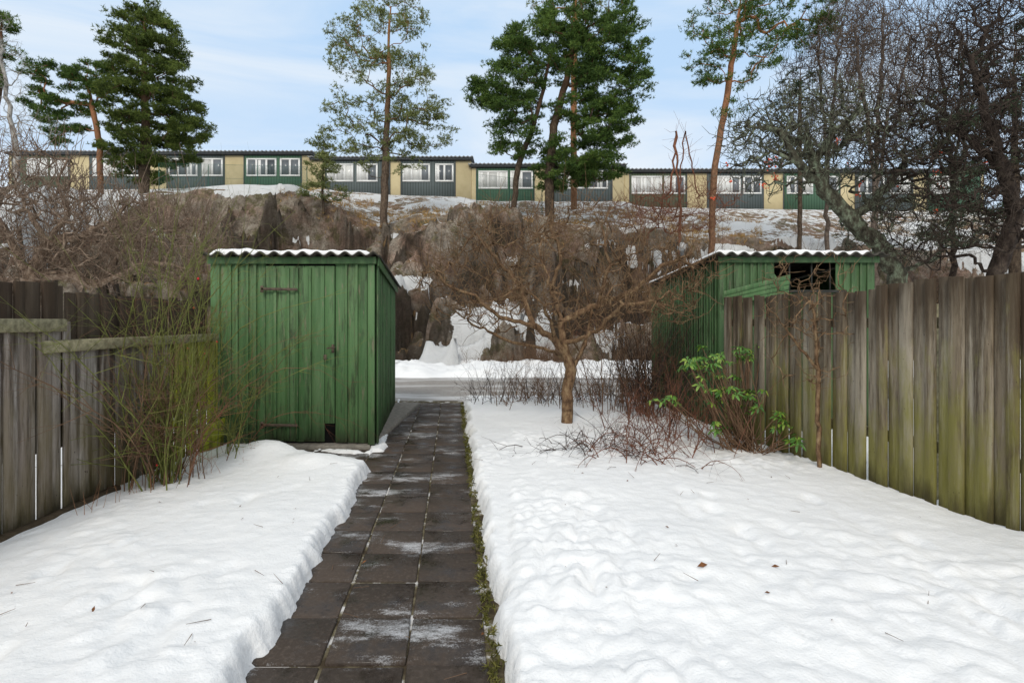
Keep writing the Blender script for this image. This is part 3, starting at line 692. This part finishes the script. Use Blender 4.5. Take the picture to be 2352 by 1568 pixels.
bare('rowan_tree',forkedtrunk(1560,23,[(1540,440),(1600,440)]),[(1570,480,130,60,23,180),(1480,500,100,60,23,120)],TWIG_R,.07,rtip=.008,seg=.3,nsp=1200,spL=(.2,.8),seed=38,up=.9,arch=.1,spr=.007,rmax=.05,floor=0)
Y=24
WB=m_bark('birch_bark',(.10,.09,.08),(.35,.33,.30),(.5,.48,.45),scale=5)
bare('birch_tree',[[base_on(55,Y),P(35,330,Y),P(10,180,Y),P(-10,30,Y)]],[(20,220,45,140,Y,110),(60,300,60,60,Y,60),(-20,80,60,70,Y,60)],WB,.12,rtip=.008,seg=.4,nsp=500,spL=(.2,.6),seed=29,up=.3,spr=.006,rmax=.03,floor=0)
# ------------------------------------------------------------------ shrubs
def canes(n,fc,hr,lean,rng,rb=.006,seg=8,side=4,sl=.25,droop=.3,wig=.06,bias=(0,0)):
    P0=[];P1=[];R0=[];R1=[]
    for i in range(n):
        p=fc(rng);H=rng.uniform(*hr);az=rng.uniform(0,2*math.pi);ln=abs(rng.normal(0,lean))
        d=np.array([math.cos(az)*ln+bias[0],math.sin(az)*ln+bias[1],1.]);d/=np.linalg.norm(d)
        out=np.array([math.cos(az),math.sin(az),0]);st=H/seg;r_=rb*rng.uniform(.6,1.2)
        for k in range(seg):
            nd=d+out*.06*droop+np.array([0,0,-1])*droop*.12*(k/seg)*2+rng.normal(0,wig,3);nd/=np.linalg.norm(nd)
            q=p+nd*st;a=r_*(1-.8*k/seg);b=r_*(1-.8*(k+1)/seg)
            P0.append(p);P1.append(q);R0.append(a);R1.append(b)
            if k>=1:
                for _ in range(rng.poisson(side/seg)):
                    sd=nd+rng.normal(0,.75,3);sd/=np.linalg.norm(sd);L=rng.uniform(.3,1)*sl
                    m=q+sd*L*.5;P0.append(q);P1.append(m);R0.append(b*.7);R1.append(b*.5)
                    sd2=sd+rng.normal(0,.35,3)+np.array([0,0,.25]);P0.append(m);P1.append(m+sd2*L*.5);R0.append(b*.5);R1.append(b*.25)
                    sd3=sd+rng.normal(0,.7,3);P0.append(m);P1.append(m+sd3*L*.35);R0.append(b*.4);R1.append(b*.2)
            p=q;d=nd
    return np.array(P0),np.array(P1),np.array(R0),np.array(R1)
def shrub(name,mat,*a,k=3,parent=None,**kw):
    s=canes(*a,**kw);V,Fc=tubes(*s,k);o=np_mesh(name,V,Fc,mat,parent,smooth=True);return o,s
rng=np.random.default_rng(50)
def disc(x,y,rx_,ry_,z=0.02):
    return lambda g:np.array([x+g.normal(0,rx_),y+g.normal(0,ry_),z])
rb=empty('rose_bush')
shrub('canes',STEM_G,32,disc(-3.08,4.85,.09,.12),(1.8,3.0),.17,rng,rb=.009,seg=12,side=16,sl=.5,droop=.25,wig=.10,parent=rb)
shrub('dead_canes',TWIG_B,34,disc(-3.05,4.9,.12,.16),(.8,2.3),.24,rng,rb=.007,seg=10,side=16,sl=.42,droop=.4,wig=.14,parent=rb)
shrub('side_canes',STEM_G,12,disc(-2.9,5.6,.06,.12),(1.1,2.0),.2,rng,rb=.007,seg=10,side=16,sl=.5,droop=.7,wig=.13,parent=rb)
shrub('arching_canes',TWIG_R,9,disc(-3.0,5.2,.12,.2),(1.3,2.4),.3,rng,rb=.005,seg=12,side=14,sl=.5,droop=1.2,wig=.12,bias=(.25,.1),parent=rb)
RED=m_plain('rose_hip',(.55,.02,.015),.4,.5,.2)
def beads(name,pts,r_,mat,parent=None):
    B=[];Fs=[];o=0
    ph=[(0,0,1),(1,0,0),(0,1,0),(-1,0,0),(0,-1,0),(0,0,-1)];ff=[(0,1,2),(0,2,3),(0,3,4),(0,4,1),(5,2,1),(5,3,2),(5,4,3),(5,1,4)]
    for p in pts:
        rr=r_*random.uniform(.7,1.2)
        B+=[np.array(p)+np.array(v)*rr for v in ph];Fs+=[[o+i for i in f] for f in ff];o+=6
    return np_mesh(name,B,Fs,mat,parent,smooth=True)
beads('rose_hips',[P(445,707,5.0),P(498,785,5.5),P(470,812,5.4),P(432,800,5.0),P(455,640,5.0),P(360,1068,4.7),P(433,1008,5.1)],.015,RED,rb)
shrub('currant_shrub',TWIG_R,44,disc(1.3,5.75,.3,.25),(.5,.9),.7,rng,rb=.007,side=7,sl=.28,droop=2.5,wig=.12)
shrub('currant_shrub',TWIG_D,40,disc(.95,5.8,.3,.2),(.4,.85),.8,rng,rb=.0065,side=7,sl=.28,droop=3,wig=.12)
shrub('currant_shrub',TWIG_R,60,disc(1.75,6.6,.35,.35),(.6,1.3),.35,rng,rb=.0065,side=9,sl=.3,droop=1,wig=.1)
def line_disc(x0,x1,y,sy,z=0):
    return lambda g:np.array([g.uniform(x0,x1),y+g.normal(0,sy),z])
shrub('hedge_shrubs',TWIG_D,120,line_disc(-.7,2.3,9.6,.3),(.5,1.0),.4,rng,rb=.0065,side=8,sl=.3,wig=.12)
shrub('hedge_shrubs',TWIG_B,110,line_disc(-.3,2.4,9.2,.35),(.5,1.2),.45,rng,rb=.0065,side=9,sl=.32,wig=.12)
shrub('tall_shrub',TWIG_D,55,disc(2.1,8.3,.22,.4),(1.2,2.3),.18,rng,rb=.009,seg=10,side=12,sl=.5,wig=.1)
shrub('tall_shrub',TWIG_B,50,disc(1.9,8.6,.35,.3),(1.2,2.6),.22,rng,rb=.009,seg=10,side=14,sl=.55,wig=.1)
bare('sapling',[[np.array([3.03,5.35,0]),P(1880,1000,5.35),P(1878,850,5.35),P(1872,760,5.3),P(1870,680,5.3)],[P(1878,850,5.35),P(1810,760,5.2),P(1760,700,5.1)]],
 [(1860,640,110,70,5.3,60),(1800,740,90,70,5.2,50),(1900,780,70,80,5.3,40),(1850,860,80,40,5.1,16)],APB,.022,rtip=.003,seg=.07,nsp=260,spL=(.04,.15),seed=31,jit=.16,spr=.0025)
STR=m_plain('straw',(.34,.17,.09))
for x,y in ((-2.9,5.1),(-3.15,4.6),(-3.2,4.2),(-2.75,5.5)):
    shrub('dry_stalks',STR,9,disc(x,y,.09,.07,.05),(.12,.3),.35,rng,rb=.003,side=1,sl=.1,seg=4)
def hill_brush(name,mat,n,pxr,yr,hr,rng,rb=.011,side=8,sl=.6,thr=-.02):
    def f(g):
        for _ in range(20):
            Y=g.uniform(*yr);px=g.uniform(*pxr);x=(px-CX)/F*Y
            if all(abs(x-a)>s*.8 or abs(Y-b)>1.2 for a,b,s in SN) and n3(x*.5,Y*.5,77)>thr: break
        return np.array([x,Y,terrain(x,Y)-.1])
    shrub(name,mat,n,f,hr,.5,rng,rb=rb,side=side,sl=sl,seg=6,wig=.14)
hill_brush('hillside_brush',TWIG_B,130,(150,860),(22.0,26.5),(.5,1.2),rng)
hill_brush('hillside_brush',TWIG_R,240,(1150,1720),(21,27.2),(.6,1.6),rng,thr=-.2)
hill_brush('hillside_brush',TWIG_B,300,(1400,2400),(18.5,27.5),(.8,2.3),rng,thr=-.2)
hill_brush('hillside_brush',TWIG_D,160,(1750,2500),(18.5,24),(1.2,3.0),rng)
hill_brush('hillside_brush',TWIG_B,170,(1060,1330),(17.9,18.7),(.4,1.0),rng)
hill_brush('hillside_brush',TWIG_R,90,(-150,300),(18.5,23),(.7,1.5),rng)
GRS=m_plain('withered_grass',(.42,.27,.11),.9,.1,.3,3)
C=[]
for _ in range(4200):
    Y=rng.uniform(26.5,34);px=rng.uniform(640,1750);x=(px-CX)/F*Y
    if n3(x*.8,Y*.8,12)>.0: C.append((x,Y,terrain(x,Y)))
V,Fc=tufts(np.array(C),6,.28,.02,1.8,rng);np_mesh('withered_grass',V,Fc,GRS)
# ------------------------------------------------------------------ rhododendron
rh=empty('rhododendron')
q=M('rhododendron_leaf',.4,.5);f=q.isl()
q.col(q.ramp(f,[(0,(.03,.10,.012)),(.6,(.10,.23,.03)),(1,(.26,.36,.05))]))
tr=q.m
rg=np.random.default_rng(77)
whorl=[]
for px,py,ax,ay,Y,n in ((1640,825,60,28,6.3,24),(1720,810,35,22,6.3,10),(1540,925,25,12,6.2,6),(1650,900,35,35,6.2,18),(1720,915,40,40,6.1,18),(1800,960,35,25,5.95,10),(1815,1010,25,20,5.85,8),(1590,840,20,25,6.3,5),(1660,980,35,20,6.1,6)):
    for _ in range(n):
        whorl.append(P(px+rg.normal(0,ax*.6),py+rg.normal(0,ay*.6),Y+rg.normal(0,.14)))
V=[];Fs=[]
for c in whorl:
    n=rg.integers(6,10);up=np.array([rg.normal(0,.35),rg.normal(0,.35)-.2,1.]);up/=np.linalg.norm(up)
    a0=rg.uniform(0,6.28)
    for i in range(n):
        a=a0+i*6.283/n+rg.normal(0,.15);e=np.cross(up,[math.cos(a),math.sin(a),.1]);e/=np.linalg.norm(e);o_=np.cross(e,up);L=rg.uniform(.06,.10);w=L*.16
        dr=rg.uniform(-.1,.5)
        m=c+o_*L*.5+up*L*.12;t=c+o_*L-up*L*dr;b=len(V)
        V+=[c,m-e*w+up*.006,m,m+e*w+up*.006,t,c+o_*L*.8-e*w*.7-up*L*dr*.4,c+o_*L*.8+e*w*.7-up*L*dr*.4]
        Fs+=[[b,b+2,b+1],[b,b+3,b+2],[b+1,b+2,b+5],[b+2,b+3,b+6],[b+2,b+4,b+5],[b+2,b+6,b+4]]
np_mesh('leaves',V,Fs,tr,rh)
P0=[];P1=[]
for c in whorl:
    b=np.array([2.65+rg.normal(0,.1),6.15+rg.normal(0,.08),0.]);m=(b+c)/2+rg.normal(0,.05,3)+np.array([0,0,-.06]);P0+=[b,m];P1+=[m,c]
V,Fc=tubes(P0,P1,np.full(len(P0),.006),np.full(len(P0),.004),4);np_mesh('stems',V,Fc,TWIG_B,rh,smooth=True)
OR=m_plain('orange_berry',(.75,.10,.03),.5,.4,.2)
rw=empty('rowan_shrub');Yr=14.
_,s=shrub('stems',TWIG_B,20,disc((1880-CX)/F*Yr,Yr,1.2,.5,-.05),(3.2,5.6),.14,rng,rb=.016,seg=10,side=16,sl=.9,wig=.12,parent=rw)
cand=s[1][(s[1][:,2]>4.2)&(s[1][:,2]<5.7)]
pts=[]
for i in rng.choice(len(cand),min(26,len(cand)),replace=False):
    for _ in range(5): pts.append(cand[i]+rng.normal(0,.035,3))
beads('berries',pts,.026,OR,rw)
mg=m_foliage('moss_tuft',(.05,.045,.018),(.13,.13,.03),(.28,.25,.07),6)
C=[]
for _ in range(700):
    y=rng.uniform(1.9,9.8);
    if n3(y*1.7,5.)<-.2: continue
    C.append((px_at(y,rng.normal(.012,.018)),y,rng.uniform(-.015,.06)))
V,Fc=tufts(np.array(C),7,.032,.008,.4,rng);np_mesh('path_edge_moss',V,Fc,mg)
lv=m_plain('dead_leaf',(.16,.07,.03),.8,.1,.4,30)
V=[];Fs=[]
for i in range(40):
    x,y=rng.uniform(-3.1,3.1),rng.uniform(2.1,6.5)
    if i<3:x,y=[(1.05,3.0),(-2.0,2.6),(1.5,3.1)][i]
    h=max(snow_h(x,y),.0)+.008;a=rng.uniform(0,6.28);L=rng.uniform(.006,.016)*(2. if i<3 else 1);c=np.array([x,y,h])
    u=np.array([math.cos(a),math.sin(a),rng.normal(0,.3)])*L;w=np.array([-math.sin(a),math.cos(a),rng.normal(0,.5)])*L*.4
    b=len(V);V+=[c-u,c+w,c+u,c-w+np.array([0,0,L*.4])];Fs+=[[b,b+1,b+2],[b,b+2,b+3]]
np_mesh('fallen_leaves',V,Fs,lv)
P0=[];P1=[]
for i in range(60):
    x,y=rng.uniform(-3.1,3.2),rng.uniform(2.1,6.5);a=rng.uniform(0,6.28);L=rng.uniform(.02,.12)
    h=max(snow_h(x,y),0)+.006;P0.append((x,y,h));P1.append((x+math.cos(a)*L,y+math.sin(a)*L,h+rng.uniform(.0,.03)))
V,Fc=tubes(P0,P1,np.full(60,.002),np.full(60,.001),3);np_mesh('fallen_twigs',V,Fc,TWIG_B)
# ------------------------------------------------------------------ row houses
q=M('beige_render',.85,.2);q.col(q.ramp(q.noise(1.5,detail=6),[(.3,(.54,.45,.26)),(.7,(.64,.54,.33))]));BEIGE=q.m
def m_panel(name,c):
    q=M(name,.7,.2);w=q.node('ShaderNodeTexWave');w.inputs['Scale'].default_value=1.6;w.bands_direction='X'
    q.l(q.geo.outputs['Position'],w.inputs['Vector']);q.col(q.ramp(w.outputs['Fac'],[(.0,tuple(v*.55 for v in c)),(.35,c),(1,c)]));return q.m
PGR=m_panel('green_panel',(.08,.155,.10));PDK=m_panel('slate_panel',(.12,.145,.145));PGB=m_panel('moss_panel',(.12,.15,.10))
WHT=m_plain('white_frame',(.86,.86,.84),.5,.4,.05)
DKT=m_plain('dark_trim',(.08,.085,.09),.6,.3)
q=M('window_glass',.08,.6);q.col(q.ramp(q.isl(),[(0,(.07,.08,.09)),(.45,(.20,.22,.24)),(.5,(.6,.6,.58)),(1,(.75,.75,.72))]));GLS=q.m
CORR=m_plain('grey_roof_sheet',(.28,.29,.30),.7,.3,.4,3)
S=40/F
def X(px): return (px-CX)*S
def row(name,x0,x1,zr,zb,units,Y=40.,depth=9.):
    e=empty(name);r=random.Random(int(x0*10)+999)
    B=Boxes();B.box(X(x0),X(x1),Y,Y+depth,zb-1,zr-.28);B.make('walls',BEIGE,e)
    T=Boxes();T.box(X(x0)-.12,X(x1)+.08,Y-.22,Y+depth+.3,zr-.215,zr-.06);
    for u in units: T.box(X(u[0])-.06,X(u[0]),Y-.07,Y+.01,zb-.4,zr-.28);T.box(X(u[1]),X(u[1])+.06,Y-.07,Y+.01,zb-.4,zr-.28)
    T.make('eaves_and_trim',DKT,e,.01)
    nx=int((X(x1)-X(x0)+.4)/.05);V=[]
    for i in range(nx+1):
        x=X(x0)-.2+i*.05
        for y in (Y-.32,Y+2,Y+depth+.3): V.append((x,y,zr+.035*math.sin(x*2*math.pi/.30)+(y-Y)*.03))
    o=np_mesh('corrugated_roof',V,grid_faces(nx+1,3),CORR,e,smooth=True);m=o.modifiers.new('s','SOLIDIFY');m.thickness=.06;m.offset=-1
    byM={}
    FR=Boxes();GL=Boxes()
    for (a,b,pm,wins) in units:
        byM.setdefault(pm.name,(pm,Boxes()))[1].box(X(a)+.002,X(b)-.002,Y-.05,Y+.02,zb-.4,zr-.285)
        for w in wins:
            wa,wb,np_=w[:3];xa_,xb_=X(wa),X(wb);zt=zr-.50;zl=zt-(w[3] if len(w)>3 else 1.32)
            FR.box(xa_,xb_,Y-.10,Y-.055,zl,zl+.11);FR.box(xa_,xb_,Y-.10,Y-.055,zt-.11,zt)
            ww=(xb_-xa_)/np_
            for k in range(np_+1):
                xx=xa_+ww*k;FR.box(xx-(.0 if k==0 else .07 if k<np_ else .12),xx+(.12 if k==0 else .07 if k<np_ else 0),Y-.098,Y-.056,zl+.11,zt-.11)
            for k in range(np_):
                xx=xa_+ww*k;GL.box(xx+.06,xx+ww-.06,Y-.075,Y-.058,zl+.10,zt-.10)
                if r.random()<.4: FR.box(xx+.13,xx+ww*.45,Y-.08,Y-.077,zl+.12,zt-.12)
    for k,(pm,b_) in byM.items(): b_.make('facade_panel',pm,e)
    FR.make('window_frames',WHT,e);GL.make('window_glass',GLS,e)
    C=Boxes()
    for _ in range(max(1,len(units)//2)):
        xx=r.uniform(X(x0)+2,X(x1)-2);C.box(xx,xx+.35,Y+3,Y+3.35,zr,zr+.75);C.box(xx-.05,xx+.4,Y+2.95,Y+3.4,zr+.75,zr+.81)
    C.make('chimneys',CORR,e)
row('row_house',20,716,14.02,11.0,[(30,160,PGB,[(64,112,2),(118,158,2)]),(208,340,PDK,[(214,276,3),(284,334,2)]),(385,515,PDK,[(388,455,3),(465,513,2)]),(562,692,PGR,[(567,636,3),(644,690,2)])])
row('row_house',717,1082,13.62,10.4,[(748,895,PDK,[(752,812,3),(820,868,2)]),(922,1045,PDK,[(925,988,3),(1000,1042,2)])])
row('row_house',1083,1434,13.1,10.1,[(1095,1226,PGR,[(1099,1166,3),(1172,1224,2)]),(1266,1405,PDK,[(1288,1342,3),(1350,1396,2)])])
row('row_house',1435,2260,12.72,9.6,[(1447,1576,PGB,[(1450,1520,3),(1525,1573,2)]),(1625,1752,PDK,[(1640,1700,3),(1706,1748,2)]),(1800,1928,PGR,[(1806,1866,3),(1876,1924,2)]),(1965,2095,PDK,[(1970,2030,3),(2042,2090,2)]),(2130,2250,PGR,[(2136,2196,3)])])
CL=m_plain('green_wire',(.02,.10,.07),.5,.4)
def chain(name,pa,pb,Y,h,zoff=0.):
    e=empty(name);xa_,xb_=(pa-CX)/F*Y,(pb-CX)/F*Y
    z=lambda x:np.interp(x,[xa_,xb_],[terrain(xa_,Y)+.1,terrain(xb_,Y)+.1])+zoff
    P0=[];P1=[];R=[]
    for x in np.linspace(xa_,xb_,max(3,int((xb_-xa_)/2)+1)):
        P0.append((x,Y,z(x)-.8-zoff));P1.append((x,Y,z(x)+h));R.append(.025)
    for t in(.05,.5,1): P0.append((xa_,Y,z(xa_)+h*t));P1.append((xb_,Y,z(xb_)+h*t));R.append(.006)
    x=xa_-h
    while x<xb_:
        for sgn in(1,-1):
            a=[x,0.];b=[x+h,h]
            if sgn<0:a,b=[x,h],[x+h,0.]
            lo=max(xa_,x);hi=min(xb_,x+h)
            if hi<=lo: continue
            za=a[1]+(b[1]-a[1])*(lo-x)/h;zb=a[1]+(b[1]-a[1])*(hi-x)/h
            P0.append((lo,Y,z(lo)+za));P1.append((hi,Y,z(hi)+zb));R.append(.0035)
        x+=.10
    V,Fc=tubes(P0,P1,R,R,4);np_mesh('posts_and_mesh',V,Fc,CL,e)
chain('chain_link_fence',365,705,28.6,1.45)
chain('chain_link_fence',1095,1245,31,2.0)
lp=empty('street_lamp');Yl=20.5
bpy.ops.mesh.primitive_uv_sphere_add(segments=24,ring_count=14,radius=.19,location=P(1567,568,Yl));g=bpy.context.object;g.name='globe';g.data.materials.append(m_plain('opal_globe',(.33,.33,.32),.3,.5,.2));g.parent=lp
for p in g.data.polygons:p.use_smooth=True
c=P(1567,585,Yl);V,Fc=tubes([(c[0],c[1],terrain(c[0],c[1])-.3),(c[0],c[1],c[2]-.05)],[(c[0],c[1],c[2]-.05),(c[0],c[1],c[2]+.1)],[.04,.09],[.035,.10],10)
np_mesh('pole',V,Fc,DKT,lp,smooth=True)
# ------------------------------------------------------------------ light, sky, camera
w=bpy.data.worlds.new('World');scene.world=w;w.use_nodes=True;nt=w.node_tree
bg=nt.nodes['Background'];sky=nt.nodes.new('ShaderNodeTexSky');sky.sky_type='NISHITA';sky.sun_disc=False
EL,ROT=math.radians(42),math.radians(190)
sky.sun_elevation=EL;sky.sun_rotation=ROT;sky.air_density=1.0;sky.dust_density=1.0;sky.ozone_density=1.5
def WN(t,**k):
    n=nt.nodes.new(t)
    for a,b in k.items(): setattr(n,a,b)
    return n
L_=nt.links.new
tc=WN('ShaderNodeTexCoord');sp=WN('ShaderNodeSeparateXYZ');L_(tc.outputs['Generated'],sp.inputs[0])
mp=WN('ShaderNodeMapping');mp.inputs['Scale'].default_value=(.8,1.0,3.6);mp.inputs['Rotation'].default_value=(0,.3,0);L_(tc.outputs['Generated'],mp.inputs[0])
nz=WN('ShaderNodeTexNoise');nz.inputs['Scale'].default_value=2.0;nz.inputs['Detail'].default_value=8;nz.inputs['Roughness'].default_value=.55;nz.inputs['Distortion'].default_value=.8
L_(mp.outputs[0],nz.inputs['Vector'])
rp=WN('ShaderNodeValToRGB');rp.color_ramp.elements[0].position=.40;rp.color_ramp.elements[0].color=(.10,.10,.10,1);rp.color_ramp.elements[1].position=.72;rp.color_ramp.elements[1].color=(.9,.9,.9,1)
L_(nz.outputs['Fac'],rp.inputs[0])
m1=WN('ShaderNodeMix',data_type='RGBA');m1.inputs[0].default_value=.9;L_(sky.outputs[0],m1.inputs[6]);m1.inputs[7].default_value=(3.7,5.35,7.4,1)
hz=WN('ShaderNodeMapRange');hz.inputs[1].default_value=.02;hz.inputs[2].default_value=.42;hz.inputs[3].default_value=.60;hz.inputs[4].default_value=0;L_(sp.outputs[2],hz.inputs[0])
zn=WN('ShaderNodeMapRange');zn.inputs[1].default_value=.55;zn.inputs[2].default_value=.85;zn.inputs[3].default_value=0;zn.inputs[4].default_value=.9;L_(sp.outputs[2],zn.inputs[0])  # whitening of the unseen sky overhead, added to brighten the snow
bk=WN('ShaderNodeMapRange');bk.inputs[1].default_value=.1;bk.inputs[2].default_value=-.4;bk.inputs[3].default_value=0;bk.inputs[4].default_value=.8;L_(sp.outputs[1],bk.inputs[0])  # same added whitening for the unseen sky behind the camera
def add(a,b):
    n=WN('ShaderNodeMath',operation='ADD',use_clamp=True);L_(a,n.inputs[0]);L_(b,n.inputs[1]);return n.outputs[0]
fac=add(add(rp.outputs[0],hz.outputs[0]),add(zn.outputs[0],bk.outputs[0]))
m2=WN('ShaderNodeMix',data_type='RGBA');L_(fac,m2.inputs[0]);L_(m1.outputs[2],m2.inputs[6]);m2.inputs[7].default_value=(6.2,6.65,7.1,1)
L_(m2.outputs[2],bg.inputs[0]);bg.inputs[1].default_value=.137
sl=bpy.data.lights.new('sun','SUN');sl.energy=1.5;sl.angle=math.radians(16);sl.color=(1,.92,.80)
so=bpy.data.objects.new('sun',sl);link(so)
dv=Vector((math.sin(ROT)*math.cos(EL),math.cos(ROT)*math.cos(EL),math.sin(EL)))
so.rotation_euler=dv.to_track_quat('Z','Y').to_euler()
cam=bpy.data.cameras.new('camera');co=bpy.data.objects.new('camera',cam);link(co);co.location=(0,0,CH);co.rotation_euler=(math.radians(90),0,0)
cam.sensor_width=36;cam.lens=F/2352*36;cam.shift_y=-(784-HY)/2352;cam.clip_end=4000;cam.clip_start=.05
scene.camera=co
scene.view_settings.view_transform='Standard';scene.view_settings.look='None';scene.view_settings.exposure=0
print('faces',sum(len(o.data.polygons) for o in bpy.data.objects if o.type=='MESH'))
